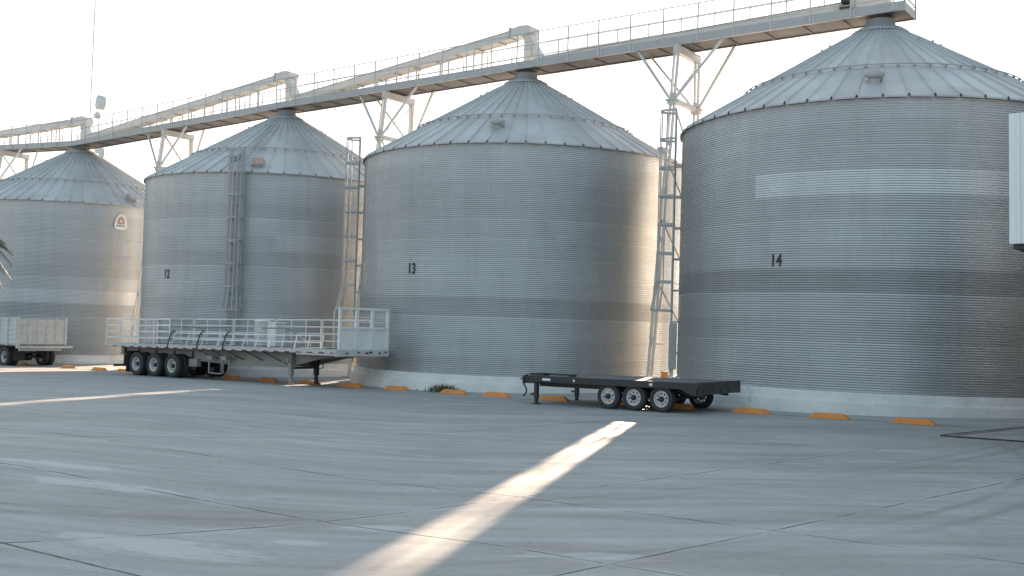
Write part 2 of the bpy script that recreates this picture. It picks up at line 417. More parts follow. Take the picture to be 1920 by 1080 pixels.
def vent(parent, az, r, kind='cap'):
    a = R_(az); sl = math.atan((HA-.22-HE)/(RW-.62))
    c = Vector((r*math.cos(a), r*math.sin(a), ZR(r)))
    nrm = Vector((math.cos(a)*math.sin(sl), math.sin(a)*math.sin(sl), math.cos(sl)))
    if kind == 'cap':
        m = axis_m((nrm + Vector((0, 0, 1.6))), c)
        b = MB(); b.lathe([(.16, -.15), (.16, .16)], 20, m); b.lathe([(.235, .10), (.25, .12), (.25, .22), (.20, .27), (.0, .285)], 24, m)
        b.lathe([(.235, .10), (.15, .10)], 24, m)
        return b.build('roof_vent', M['galv'], parent)
    down = Vector((math.cos(a)*math.cos(sl), math.sin(a)*math.cos(sl), -math.sin(sl)))
    fr = Matrix((down, nrm.cross(down), nrm)).transposed()
    b = MB(); 
    if kind == 'hatch':
        b.rbox(c + nrm*.07, (.5, .46, .14), .02, fr); o = b.build('roof_hatch', M['galv'], parent)
        l = MB(); l.rbox(c + nrm*.17 + down*.03, (.46, .42, .05), .015, fr @ Matrix.Rotation(.25, 3, 'Y')); l.build('hatch_lid', M['hatch'], o)
        return o
    b.rbox(c + nrm*.12, (.42, .42, .26), .03, fr); b.box(c + nrm*.22 + down*.12, (.4, .46, .04), fr)
    return b.build('roof_vent', M['galv'], parent)
def number(parent, txt, az, z, h):
    cu = bpy.data.curves.new('number', 'FONT'); cu.body = txt; cu.size = 1.0; cu.offset = 0.03; cu.space_character = 1.12
    to = bpy.data.objects.new('number_tmp', cu); COL.objects.link(to)
    dg = bpy.context.evaluated_depsgraph_get(); me = bpy.data.meshes.new_from_object(to.evaluated_get(dg)); 
    bpy.data.objects.remove(to)
    xs = [v.co.x for v in me.vertices]; ys = [v.co.y for v in me.vertices]
    k = h/(max(ys)-min(ys)); cx = (max(xs)+min(xs))/2; cy = (max(ys)+min(ys))/2
    for v in me.vertices:
        x = (v.co.x-cx)*k*0.70; y = (v.co.y-cy)*k; a = R_(az) + x/RW
        v.co = ((RW+.0135)*math.cos(a), (RW+.0135)*math.sin(a), z+y)
    me.materials.append(M['ink']); me.name = 'stencilled_number'
    o = bpy.data.objects.new('stencilled_number', me); COL.objects.link(o); o.parent = parent
    return tag(o, 'black stencilled number %s on the sheet wall' % txt)

def tones_for(k):
    rnd = random.Random(k*13+1)
    ringt = {14: [.92, .96, .90, .98, .80, 1.0, 1.03, .98, .86, 1.0, 1.0, 1.04],
             13: [.90, .96, .98, .84, 1.0, 1.03, 1.0, .98, .95, .97, 1.0, 1.06],
             12: [.9, .96, .95, .94, .98, 1.0, .92, .98, 1.02, .93, 1.0, 1.03],
             11: [.9, .92, .93, .88, 1.12, 1.0, .92, .96, 1.0, .98, 1.0, 1.05]}[k]
    pan = {(r, p): 1 + rnd.uniform(-.02, .02) + (rnd.random() < .03)*rnd.uniform(-.08, .06) for r in range(12) for p in range(17)}
    def f(r, p, deg):
        t = (1 + (ringt[r]-1)*1.25)*pan[(r, p)]
        if k == 14 and r == 8: t = 1.30 if (deg > 360-140) else .98      # one course of newer bright sheets
        if k == 12 and r == 7 and 360-80 < deg: t *= 1.10
        if k == 12 and r == 4 and 360-135 < deg < 360-112: t *= 1.08
        return t
    return f
LAB = {14: 'galvanised grain silo numbered 14 with one bright course of sheets, the nearest and largest',
       13: 'galvanised grain silo numbered 13 standing behind the black flatbed trailer',
       12: 'grain silo numbered 12 with a caged ladder up its front and rusty roof hatch',
       11: 'farthest galvanised grain silo, carrying the white badge, cut by the left edge'}
SROOT = {}
for k in (14, 13, 12, 11):
    cx, cy, dz = SILO[k]
    root = thing('grain_silo', LAB[k], 'silo', (cx, cy, dz), group='grain silos in a row'); SROOT[k] = root
    o = bpy.data.objects.new('wall', wall_mesh('silo_wall', tones_for(k))); COL.objects.link(o); o.parent = root
    b = MB(); b.lathe([(RW+.26, -.8), (RW+.26, .24), (RW+.235, .27), (RW+.15, .285), (RW+.135, .31), (RW+.125, .48), (RW+.10, .503), (RW-.3, .503)], 128)
    b.build('plinth', M['plinth'], root)
    if ROOF_ME is None: ro = ROOF.build('roof', M['roof'], root); ROOF_ME = ro.data
    else: ro = bpy.data.objects.new('roof', ROOF_ME); COL.objects.link(ro); ro.parent = root
    b = MB(); b.lathe([(.86, ZR(.86)+.07), (.84, ZR(.86)+.10), (.66, ZR(.62)+.09), (.60, HA-.16), (.52, HA-.07), (.44, HA-.02), (.42, HA+.16)], 40)
    for i in range(30):
        a = 2*math.pi*i/30; b.box((.80*math.cos(a), .80*math.sin(a), ZR(.8)+.10), (.05, .03, .03), rotZ(a))
    b.build('roof_collar', M['galv'], ro)
    b = MB()                                     # stiffener ring with clips where the roof sheets lap, and one near the top
    for rr, nn in ((3.97, 60), (1.75, 20)):
        if rr > 2: b.tube([(rr*math.cos(2*math.pi*i/120), rr*math.sin(2*math.pi*i/120), ZR(rr)+.115) for i in range(121)], .018, 5, False)
        for i in range(nn):
            a = 2*math.pi*i/nn; b.box((rr*math.cos(a), rr*math.sin(a), ZR(rr)+.09), (.07, .025, .07), rotZ(a))
    b.build('roof_ring', M['galv'], ro)
vent(SROOT[13], -101.2, 4.77); vent(SROOT[13], -12, 5.05); vent(SROOT[14], -110.2, 4.89)
vent(SROOT[12], -88.9, 5.30, 'hatch'); vent(SROOT[12], -101.3, 4.78, 'box'); vent(SROOT[11], -40.7, 5.23, 'box')
number(SROOT[14], '14', -133.6, 3.80, .33); number(SROOT[13], '13', -127.8, 3.85, .36); number(SROOT[12], '12', -127.2, 3.85, .36)
ladder(SROOT[14], -189.5); ladder(SROOT[13], -173.0); ladder(SROOT[12], -95.0)
# roof rungs beside silo 12's ladder
b = MB()
for i in range(14):
    r = 5.6 - i*.30; a = R_(-95); a2 = R_(-95) 
    c = Vector((r*math.cos(a), r*math.sin(a), ZR(r)+.10)); e = Vector((-math.sin(a), math.cos(a), 0))
    b.tube([c - e*.2, c + e*.2], .012, 5)
    if i:
        for sg in (-.2, .2): b.bar(c0 + e*sg, c + e*sg, .02)
    c0 = c
b.build('roof_ladder', M['galv'], SROOT[12])

# badge on silo 11
a = R_(-48.6); er = Vector((math.cos(a), math.sin(a), 0)); cx, cy, dz = SILO[11]
def rtri(s, n=48, w=1.0, h=1.0):
    """rounded, bulging triangle outline with a flat base"""
    out = []
    for t in range(n):
        a_ = 2*math.pi*t/n; x, y = math.cos(a_), math.sin(a_); q = (abs(x)**3.2 + abs(y)**3.2)**(-1/3.2); x *= q; y *= q
        out.append((x*(.94 - .34*(y+1)/2 - .24*max(0, y)**2)*s*w, y*s*h))
    return out
fr = Matrix.Translation(Vector((cx, cy, dz+7.02)) + er*(RW+.03)) @ Matrix((Vector((-math.sin(a), math.cos(a), 0)), Vector((0, 0, 1)), er)).transposed().to_4x4()
rt = thing('badge_sign', 'white rounded triangular badge with a faded red emblem, fixed high on the farthest silo', 'sign', Vector((cx, cy, dz+7.02)) + er*(RW+.03))
inv = Matrix.Translation(-rt.location)
b = MB(); b.prism(rtri(.38), .03, inv @ fr); b.build('sign_face', M['cream'], rt)
b = MB(); b.prism([(x, y+.075) for x, y in rtri(.21, w=1.1, h=.95)], .006, inv @ fr, .031); b.build('emblem', M['badge'], rt)
b = MB(); b.prism([(x*.26, y*.26+.05) for x, y in rtri(.20)], .004, inv @ fr, .0385); b.build('emblem_centre', M['cream'], rt)
b = MB()
x = -.235
for w in (.07, .05, .06, .05, .07, .05, .045): b.box((0, 0, 0), (0, 0, 0)) if False else b.prism([(x, -.215), (x+w, -.215), (x+w, -.165), (x, -.165)], .004, inv @ fr, .031); x += w + .009
b.build('lettering', M['darksteel'], rt)

# ------------------------------------------------------------------ catwalk, conveyors, bents
ZC = {14: 11.455, 13: 11.235, 12: 11.06, 11: 10.62}
def V3(k, z): return Vector((SILO[k][0], SILO[k][1], z))
d1 = (V3(11, 0) - V3(12, 0)).normalized()
END14 = V3(14, ZC[14]) + ROW*.86
LEFT = V3(11, ZC[11]) + Vector((-15.2, 8.6, 0.35))
NODES = [END14, V3(13, ZC[13]), V3(12, ZC[12]), V3(11, ZC[11]), LEFT]
cat = thing('catwalk', 'long steel catwalk with railings bridging the peaks of the silos', 'walkway', (SILO[14][0], SILO[14][1], 0))
COFF = -Vector(cat.location)
HW = .62
def side(p, q): d = (q-p); d.z = 0; d.normalize(); n = Vector((-d.y, d.x, 0)); return d, n if n.y > 0 else -n
deck = MB(); beams = {-1: MB(), 1: MB()}; under = MB()
def offs(i, s):
    """beam point at node i, mitred"""
    p = NODES[i]
    if i == 0: d, n = side(NODES[0], NODES[1]); return p + n*HW*s
    if i == len(NODES)-1: d, n = side(NODES[-2], NODES[-1]); return p + n*HW*s
    _, a = side(NODES[i-1], p); _, b_ = side(p, NODES[i+1]); m = (a+b_).normalized(); return p + m*(HW*s/m.dot(a))
rails = {-1: MB(), 1: MB()}; posts = []
for i in range(len(NODES)-1):
    p, q = NODES[i], NODES[i+1]; d, n = side(p, q); L = (q-p).length
    for s in (-1, 1):
        a_, b_ = offs(i, s)+COFF, offs(i+1, s)+COFF; up = Vector((0, 0, 1))
        bm_ = beams[s]
        bm_.bar(a_+up*.135, b_+up*.135, .012, .25); bm_.bar(a_+up*.264-n*s*.03, b_+up*.264-n*s*.03, .07, .012); bm_.bar(a_+up*.006-n*s*.03, b_+up*.006-n*s*.03, .07, .012)
        for h, w in ((.27+1.0, .028), (.27+.55, .022), (.27+.12, .022)):
            rails[s].bar(a_+up*h, b_+up*h, w)
        m = max(1, round(L/1.22))
        for j in range(m + (1 if i == len(NODES)-2 else 0)):
            t = (j+.25)/m if i == 0 else j/m
            c = a_.lerp(b_, min(1, t)); posts.append((s, c, n))
    deck.add([offs(i, -1)*1+COFF+Vector((0,0,.16))+n*.02, offs(i, 1)+COFF+Vector((0,0,.16))-n*.02, offs(i+1, 1)+COFF+Vector((0,0,.16))-n*.02, offs(i+1, -1)+COFF+Vector((0,0,.16))+n*.02], [(0,1,2,3)])
    deck.add([offs(i, -1)*1+COFF+Vector((0,0,.15))+n*.02, offs(i, 1)+COFF+Vector((0,0,.15))-n*.02, offs(i+1, 1)+COFF+Vector((0,0,.15))-n*.02, offs(i+1, -1)+COFF+Vector((0,0,.15))+n*.02], [(3,2,1,0)])
    m = round(L/1.22)
    for j in range(m):
        c0 = offs(i, -1).lerp(offs(i+1, -1), (j+.5)/m)+COFF; c1 = offs(i, 1).lerp(offs(i+1, 1), (j+.5)/m)+COFF
        under.bar(c0+Vector((0,0,.02))+n*.07, c1+Vector((0,0,.02))-n*.07, .05, .03)
    mid0, mid1 = p+COFF, q+COFF
    under.add([offs(i, -1)+COFF+Vector((0,0,.04))+n*.02, offs(i, 1)+COFF+Vector((0,0,.04))-n*.02, offs(i+1, 1)+COFF+Vector((0,0,.04))-n*.02, offs(i+1, -1)+COFF+Vector((0,0,.04))+n*.02], [(3,2,1,0)])
deck.build('deck', M['galv'], cat); under.build('underframe', M['pan'], cat)
for s in (-1, 1): beams[s].build('side_beam', M['galv'], cat)
RL = {s: rails[s].build('railing', M['galv'], cat) for s in (-1, 1)}
for s, c, n in posts:
    b = MB(); b.bar(c+Vector((0,0,.0))+n*s*.03, c+Vector((0,0,1.27))+n*s*.03, .038, .038)
    b.box(c+Vector((0,0,.12))+n*s*.012+ROW*.09, (.05, .012, .2), rotZ(math.atan2(ROW.y, ROW.x))); b.box(c+Vector((0,0,.12))+n*s*.012-ROW*.0, (.09, .014, .2), rotZ(math.atan2(ROW.y, ROW.x)))
    b.build('railing_post', M['galv_pale'], RL[s])
# end gate
b = MB(); e0, e1 = offs(0, -1)+COFF, offs(0, 1)+COFF; up = Vector((0, 0, 1))
for h in (.39, .82, 1.27): b.bar(e0+up*h, e1+up*h, .035)
b.bar(e0+up*.135, e1+up*.135, .012, .25)
for c in (e0, e1): b.bar(c, c+up*1.27, .045)
b.build('end_railing', M['galv'], cat)

def conveyor(k0, k1, label, rise0, rise1, t0=.55, t1=.75, head='box', start=None):
    A = V3(k0, ZC[k0]+.27) if start is None else start
    B = V3(k1, ZC[k1]+.27); d, n = side(A, B); L = (B-A).length; dirv = (B-A).normalized()
    root = thing('conveyor', label, 'conveyor', B, group='enclosed conveyors along the catwalk')
    o = -B; up = Vector((0, 0, 1)); off = n*.12
    pa = A + dirv*t0 + up*rise0 + off + o; pb = B - dirv*t1 + up*rise1 + off + o
    b = MB(); tl = (pb-pa).normalized(); nu = tl.cross(n if n.cross(tl).z < 0 else -n); nu = nu if nu.z > 0 else -nu
    b.bar(pa+nu*.16, pb+nu*.16, .46, .27)
    for sg in (-1, 1): b.bar(pa+nu*.30+n*sg*.23, pb+nu*.30+n*sg*.23, .06, .02); b.bar(pa+nu*.015+n*sg*.23, pb+nu*.015+n*sg*.23, .06, .02)
    # low ridge lid
    q = [pa+nu*.31-n*.2, pa+nu*.37, pa+nu*.31+n*.2, pb+nu*.31-n*.2, pb+nu*.37, pb+nu*.31+n*.2]
    b.add(q, [(0,1,4,3), (1,2,5,4), (0,2,1), (3,4,5)])
    m = max(3, round((pb-pa).length/1.1))
    for j in range(m): 
        c = pa.lerp(pb, (j+.5)/m); b.bar(c-n*.26-nu*.012, c+n*.26-nu*.012, .06, .04)
    b.build('trough', M['white'], root)
    m = round((pb-pa).length/1.7)
    for j in range(1, m):
        c = pa.lerp(pb, j/m); zb = (A.lerp(B, j/m)+o).z
        if c.z - zb > .12:
            for sg in (-1, 1):
                lg = MB(); lg.bar(Vector((c.x, c.y, zb-.1))+n*sg*.25, c+n*sg*.25+up*.05, .05); lg.build('support_leg', M['white'], root)
    h = MB(); rz = math.atan2(d.y, d.x); c = B + up*(rise1+.16) + off + o
    prof = [(-.85, -.12), (.10, -.12), (.22, -.02), (.22, .17), (.10, .23), (-.25, .26), (-.62, .20), (-.85, .13)]
    if head == 'round': prof = [(-.75, -.12), (.0, -.2)] + [(.05+.24*math.cos(R_(t)), .02+.24*math.sin(R_(t))) for t in range(-70, 111, 20)] + [(-.3, .24), (-.75, .15)]
    fm = Matrix.Translation(c + n*.28) @ Matrix((d, Vector((0, 0, 1)), d.cross(Vector((0, 0, 1))))).transposed().to_4x4()
    zdir = d.cross(Vector((0, 0, 1)))
    if zdir.dot(n) > 0: fm = Matrix.Translation(c - n*.28) @ Matrix((d, Vector((0, 0, 1)), zdir)).transposed().to_4x4()
    h.prism(prof, .56, fm)
    hb = h.build('head_box', M['white'], root)
    g = MB(); g.box(c + d*-.72 + up*.05, (.05, .62, .40), rotZ(rz)); g.build('flange', M['galv'], hb)
    if head != 'motor':
        ch = MB(); t_ = c + d*.02
        sec = [(0.0, -.12, .22), (.04, -.35, .17), (.02, -.62, .17), (.0, -rise1-.3, .15)]
        for (x0, z0, w0), (x1, z1, w1) in zip(sec, sec[1:]):
            q = []
            for x, z, w in ((x0, z0, w0), (x1, z1, w1)):
                for sx, sy in ((-1,-1), (1,-1), (1,1), (-1,1)): q.append(t_ + d*(x+sx*w) + n*sy*w + up*z)
            ch.add(q, [(0,1,5,4), (1,2,6,5), (2,3,7,6), (3,0,4,7), (0,3,2,1), (4,5,6,7)])
        for z in (-.36, -.64): ch.box(t_ + up*z + d*.02, (.4, .4, .025), rotZ(rz))
        ch.build('chute', M['white'], root)
        sp = MB(); a_ = t_ + d*.10 + up*-.42; e = t_ + d*.55 + up*(-rise1+.02)
        sp.bar(a_, e, .30, .26); sp.box(t_ + d*.55 + up*(-rise1-.02), (.42, .46, .3), rotZ(rz)); sp.build('spout', M['white'], root)
    else:
        mo = MB(); mm = axis_m(n, c - d*1.0 + up*.10 - n*.45); mo.lathe([(0, -.02), (.11, 0), (.12, .04), (.12, .3), (.09, .34), (.09, .4)], 18, mm); mo.box(c - d*1.0 - up*.1 - n*.25, (.3, .4, .12), rotZ(rz))
        mo.build('drive_motor', M['darksteel'], root)
    return root
conveyor(13, 14, 'white conveyor lying low on the catwalk up to the nearest silo', -.08, .10, .75, .62, 'motor')
conveyor(12, 13, 'white conveyor rising along the catwalk to a head box above silo 13', .03, 1.08)
conveyor(11, 12, 'white conveyor rising along the catwalk to a head box above silo 12', .03, 1.10)
conveyor(11, 11, 'white conveyor coming in from the left edge to a rounded head above the farthest silo', .03, .98, 1.0, .6, 'round', start=LEFT + Vector((0, 0, .27)))

def bent(mid, zt, d, n, label, near_top=-.62, far_top=.95, batter=.125):
    gzm = gz(mid.x) - .3
    root = thing('support_tower', label, 'tower', (mid.x, mid.y, gzm), group='steel bents carrying the catwalk')
    up = Vector((0, 0, 1)); zt = zt - gzm
    P = lambda t, z: n*t + up*z
    b = MB(); b.bar(P(near_top-.12, zt-.17), P(far_top+.12, zt-.17), .16, .22); b.bar(P(near_top-.12, zt-.05), P(far_top+.12, zt-.05), .2, .02); b.bar(P(near_top-.12, zt-.285), P(far_top+.12, zt-.285), .2, .02)
    b.build('cap_beam', M['galv_pale'], root)
    zn = lambda z: near_top - batter*(zt-z)
    for tt, bt in ((near_top, True), (far_top, False)):
        lg = MB(); f0 = (lambda z: zn(z)) if bt else (lambda z: far_top)
        for sg in (-1, 1): lg.bar(P(f0(0), 0)+d*sg*.065, P(f0(zt-.3), zt-.3)+d*sg*.065, .05, .12, n)
        z = .4
        while z < zt-.5: lg.box(P(f0(z), z), (.20, .11, .16), rotZ(math.atan2(d.y, d.x))); z += 1.6
        lg.box(P(f0(.3), .32), (.42, .42, .04), rotZ(math.atan2(d.y, d.x)))
        lg.build('leg', M['galv_pale'], root)
    br = MB(); z1 = zt - 1.9
    br.bar(P(zn(z1)-.1, z1), P(far_top+.1, z1), .14, .16)
    for f in (zn(z1), far_top): br.box(P(f, z1), (.42, .3, .05), rotZ(math.atan2(d.y, d.x))); br.box(P(f, z1-.09), (.30, .22, .12), rotZ(math.atan2(d.y, d.x)))
    z = z1
    while z > 2.2:
        z2 = z - 2.0; br.bar(P(zn(z), z), P(far_top, z2), .05, .05); br.bar(P(zn(z2), z2), P(far_top, z2), .05, .05); z = z2
    br.bar(P(zn(z1), z1), P(far_top, zt-.4), .03, .03); br.bar(P(near_top, zt-.3), P(near_top+.0, zt+.0), .12, .12)
    br.build('cross_bracing', M['galv_pale'], root)
    for sg in (-1, 1):
        for f in (zn(z1), far_top):
            st = MB(); tt = -.5 if f < 0 else .5
            st.bar(P(f, z1+.05)+d*sg*.1, P(tt, zt+.02+sg*d.z)+d*sg*1.55, .075, .075); st.build('strut', M['galv_pale'], root)
    sd = MB()
    for t_ in (near_top+.1, .55):
        sd.box(P(t_, zt-.02), (.16, .10, .1), rotZ(math.atan2(d.y, d.x)))
    sd.build('bearing_plate', M['galv_pale'], root)
for ka, kb, lab in ((13, 14, 'tall steel catwalk bent in the gap between silos 13 and 14, caged ladder beside it'), (12, 13, 'steel catwalk bent rising behind the left shoulder of silo 13'), (11, 12, 'steel catwalk bent rising behind the left shoulder of silo 12')):
    A, B = V3(ka, ZC[ka]), V3(kb, ZC[kb]); d, n = side(A, B); m_ = (A+B)/2
    bent(m_, m_.z, d, n, lab)
d, n = side(NODES[3], LEFT); m_ = NODES[3].lerp(LEFT, .335)
bent(m_, m_.z, d, n, 'steel catwalk bent at the left edge beyond the farthest silo')

# ------------------------------------------------------------------ wheels
def wheel(parent, c, R, W, rr, rim_mat, side=-1, holes=8, dish=.0, name='wheel', dual=False):
    """tyre is the part, rim and hub its sub-parts; axis along local y; side=-1 faces -y"""
    m = axis_m((0, side, 0), c, (1, 0, 0)); h = W/2
    b = MB(); n = 48
    b.lathe([(rr, -h*.8), (rr*1.03, -h*.92), (R*.80, -h), (R*.93, -h*.92), (R*.985, -h*.72), (R, -h*.45), (R, h*.45), (R*.985, h*.72), (R*.93, h*.92), (R*.80, h), (rr*1.03, h*.92), (rr, h*.8)], n, m)
    for i in range(n):
        if i % 2 == 0:
            a = 2*math.pi*i/n
            for z in (-h*.38, h*.38):
                p = m @ Vector((R*1.004*math.cos(a), R*1.004*math.sin(a), z))
                ax = (m.to_3x3() @ Vector((math.cos(a), math.sin(a), 0)))
                b.box(p, (.006, h*.5, R*.07), Matrix((ax, Vector((0, 1, 0)), ax.cross(Vector((0, 1, 0))))).transposed())
    t = b.build(name, M['tyre'], parent)
    r = MB(); zd = h*.8 - dish
    r.lathe([(rr, h*.80), (rr*1.02, h*.86), (rr*.95, h*.86), (rr*.90, h*.70), (rr*.86, zd+.01)], n, m)
    r.lathe([(rr, h*.8), (rr*.97, 0), (rr, -h*.8)], n, m)
    rad = [.86, .72, .66, .54, .46, .2]; N = 48
    vs = [m @ Vector((rr*q*math.cos(2*math.pi*j/N), rr*q*math.sin(2*math.pi*j/N), zd + (.012 if q < .5 else 0))) for q in rad for j in range(N)]
    fs = []
    per = N//holes if holes else N
    for i in range(len(rad)-1):
        for j in range(N):
            if holes and ((i == 1 or i == 2) and j % per < per//2 - (1 if i == 1 and False else 0)): continue
            fs.append((i*N+j, i*N+(j+1) % N, (i+1)*N+(j+1) % N, (i+1)*N+j))
    r.add(vs, fs)
    r.build('rim', rim_mat, t)
    hb = MB(); hb.lathe([(rr*.36, zd-.02), (rr*.34, zd+.05), (rr*.24, zd+.10), (0, zd+.11)], 20, m); hb.lathe([(rr*.30, zd), (rr*.30, -h)], 20, m)
    hb.build('hub', M['darksteel'], t)
    return t

# ------------------------------------------------------------------ long white-gated semi-trailer
SA = math.atan2(-.6, .8)
semi = thing('semi_trailer', 'long flatbed semi-trailer with white stake gates and white headboard, parked in front of silo 12', 'trailer', (-15.41, 40.66, gz(-15.41, 40.66)), (0, -.0120, SA)); semi.scale = (.91, .91, .91)
L, Wd = 13.82, 2.45
dk = lambda x: 1.29 + .0050*x
sh = Matrix(((1, 0, 0), (0, 1, 0), (.0050, 0, 1)))            # deck rises slightly to the front
b = MB()
for i in range(11): b.box((L/2, .10+.225*i, dk(L/2)-.02), (L-.1, .215, .04), sh)
b.build('deck', M['deckwood'], semi)
for y in (-.025, Wd+.025):
    b = MB(); b.box((L/2, y, dk(L/2)-.045), (L, .05, .12), sh); b.bar((0, y-.03 if y < 0 else y+.03, dk(0)+.005), (L, y-.03 if y < 0 else y+.03, dk(L)+.005), .05, .02)
    for i in range(23): b.box((.3+i*.59, y+(-.035 if y < 0 else .035), dk(.3+i*.59)-.06), (.07, .03, .14))
    r = b.build('rub_rail', M['offwhite'], semi)
    if y < 0:
        t = MB(); t.bar((.2, -.053, dk(.2)-.125), (L-.2, -.053, dk(L-.2)-.125), .006, .045); t.build('reflective_tape', M['tape'], r)
for y in (.62, 1.83):
    b = MB(); pr = [(.2, -.12), (.2, -.46), (5.5, -.60), (7.4, -.70), (10.6, -.70), (12.4, -.34), (13.7, -.22), (13.7, -.12)]
    b.prism([(x, dk(x)+z) for x, z in pr], .03, Matrix(((1, 0, 0, 0), (0, 0, -1, y), (0, 1, 0, 0), (0, 0, 0, 1))))
    for (x0, z0), (x1, z1) in zip(pr[1:6], pr[2:7]): b.bar((x0, y-.015, dk(x0)+z0), (x1, y-.015, dk(x1)+z1), .16, .025)
    b.build('main_beam', M['greyframe'], semi)
b = MB()
for i in range(27): b.box((.3+i*.5, Wd/2, dk(.3+i*.5)-.10), (.06, Wd-.12, .10))
b.build('cross_members', M['darksteel'], semi)
b = MB()
for x in (2.12, 3.31, 4.51): b.tube([(x, .1, .47), (x, Wd-.1, .47)], .07, 10); b.box((x, .65, .62), (.5, .12, .16)); b.box((x, 1.8, .62), (.5, .12, .16))
b.box((3.3, .62, .78), (3.6, .1, .14)); b.box((3.3, 1.83, .78), (3.6, .1, .14)); b.box((3.9, 1.2, .55), (.3, .3, .3)); b.box((2.7, 1.2, .55), (.3, .3, .3))
for x in (1.5, 2.7, 3.9, 5.1):
    for y in (.62, 1.83): b.box((x, y, .92), (.14, .08, .3))
b.build('axle_group', M['darksteel'], semi)
for i, x in enumerate((2.12, 3.31, 4.51)):
    for y, sd in ((.14, -1), (.44, -1), (Wd-.14, 1), (Wd-.44, 1)):
        wheel(semi, (x, y, .475), .475, .25, .275, M['rim'], sd, 0 if i < 2 else 10, .13 if i < 2 else .10)
b = MB(); b.box((1.50, .3, .56), (.02, .62, .86)); b.build('mud_flap', M['tyre'], semi); b = MB(); b.box((1.50, Wd-.3, .56), (.02, .62, .86)); b.build('mud_flap', M['tyre'], semi)
b = MB(); b.box((.55, Wd/2, .36), (.08, Wd-.1, .09))
for y in (.55, .80, 1.65, 1.9): b.box((.55, y, .80), (.07, .07, .80))
b.build('rear_guard', M['darksteel'], semi)
for y in (.45, 1.68):
    b = MB(); x = 10.99; b.box((x, y, .84), (.15, .15, 1.0)); b.box((x, y, .24), (.10, .10, .42)); b.box((x, y, .03), (.28, .26, .03)); b.box((x-.05, y-.1, .9), (.1, .06, .2))
    b.bar((x, y, .62), (x-.6, y+.12, dk(x)-.55), .06); b.build('landing_leg', M['darksteel'] if y > 1 else M['greyframe'], semi)
b = MB(); x = 10.99; b.bar((x, .45, .62), (x, 1.68, .62), .08); b.bar((x, .5, .65), (x, .95, .98), .06); b.bar((x, 1.63, .65), (x, 1.17, .98), .06)
b.tube([(x, 1.7, .55), (x, 2.0, .6), (x+.05, 2.05, 1.0)], .018, 6); b.build('leg_brace', M['darksteel'], semi)
# headboard
hx = L + .03; hz = dk(L)
b = MB()
for y in (.05, .84, 1.62, Wd-.05): b.box((hx, y, hz+.70), (.08, .10, 1.42))
b.box((hx, Wd/2, hz+1.42), (.085, Wd+.02, .08)); b.box((hx, Wd/2, hz+.74), (.075, Wd-.1, .09)); b.box((hx, Wd/2, hz+.02), (.075, Wd-.1, .08))
for z in (.96, 1.13): b.bar((hx-.01, .1, hz+z), (hx-.01, Wd-.1, hz+z), .03)
hbd = b.build('headboard', M['gatewhite'], semi)
b = MB(); b.box((hx-.02, Wd/2, hz+.38), (.03, Wd-.08, .74)); b.build('panel', M['gatewhite'], hbd)
for y in (-.12, Wd+.12):
    b = MB(); b.tube([(hx-.03, y*0+(.02 if y < 0 else Wd-.02), hz+1.44), (hx-.06, y*.7+(0 if y < 0 else Wd*.3), hz+1.44), (hx-.1, y, hz+1.34), (hx-.12, y, hz+.8), (hx-.12, y, hz+.05)], .022, 8)
    b.build('grab_rail', M['white'], hbd)
b = MB(); b.box((L-.02, Wd/2, hz-.13), (.16, Wd+.06, .22)); b.box((L-1.0, .0, hz-.12), (2.1, .06, .20)); b.box((L-.8, Wd, hz-.12), (1.7, .06, .20)); b.box((L-.9, Wd/2, hz-.19), (1.6, 2.2, .05))
b.build('front_bolster', M['offwhite'], semi)
b = MB()
for y in (.4, .95, 1.35, 1.55, 2.0, 2.3): b.box((L+.066, y, hz-.12+.02*math.sin(y*9)), (.012, .10 if y not in (1.35, 1.55) else .16, .05))
b.build('marker_lamp', M['darksteel'], semi)
# gates
def gate(x0, x1, y, h, nr, np_, lean=0.0, slant=0.0, nm='stake_gate'):
    b = MB()
    for i in range(nr):
        z = h*(i+1)/nr - .01; b.bar((x0+slant*z, y+lean*z, dk(x0)+z), (x1+slant*z, y+lean*z, dk(x1)+z), .03, .04)
    for j in range(np_+1):
        x = x0 + (x1-x0)*j/np_; b.bar((x, y, dk(x)-.04), (x+slant*h, y+lean*h, dk(x)+h), .035 if j % 2 else .055, .03)
    return b.build(nm, M['gatewhite'], semi)
gate(.04, 2.2, -.02, 1.0, 4, 2); gate(2.25, 4.4, -.02, 1.0, 4, 2)
gate(4.5, 7.3, -.02, .47, 2, 3, .25, .22); gate(7.4, 10.2, -.02, .47, 2, 4, .25, .22); gate(10.3, 13.0, -.02, .47, 2, 4, .25, .05)
for x0 in (.05, 2.65, 5.25, 7.85, 10.45): gate(x0, x0+2.5, Wd, 1.06, 4, 3)
b = MB()
for y in (.0, .6, 1.2, 1.85, Wd): b.bar((.03, y, dk(0)-.05), (.03, y, dk(0)+1.0), .045)
for z in (.25, .50, .75, .99): b.bar((.03, 0, dk(0)+z), (.03, Wd, dk(0)+z), .035)
b.build('rear_gate', M['gatewhite'], semi)
for x0 in (4.35, 6.2, 7.75):
    b = MB(); b.tube([(x0+.25, .10, dk(x0)+.52), (x0+.20, .04, dk(x0)+.56), (x0+.14, -.06, dk(x0)+.38), (x0+.04, -.085, dk(x0)+.05), (x0, -.085, dk(x0)-.16)], .026, 6); b.build('tie_strap', M['darksteel'], semi)
b = MB()
for x0 in (6.1, 6.9, 7.8, 8.9, 9.9): b.bar((x0, .02, dk(x0)-.14), (x0+.38, .58, dk(x0)-.5), .04)
for x0 in (6.1, 9.9): b.bar((6.1, .03, dk(6)-.13), (10.0, .03, dk(10)-.13), .03)
b.build('side_brace', M['darksteel'], semi)
b = MB()
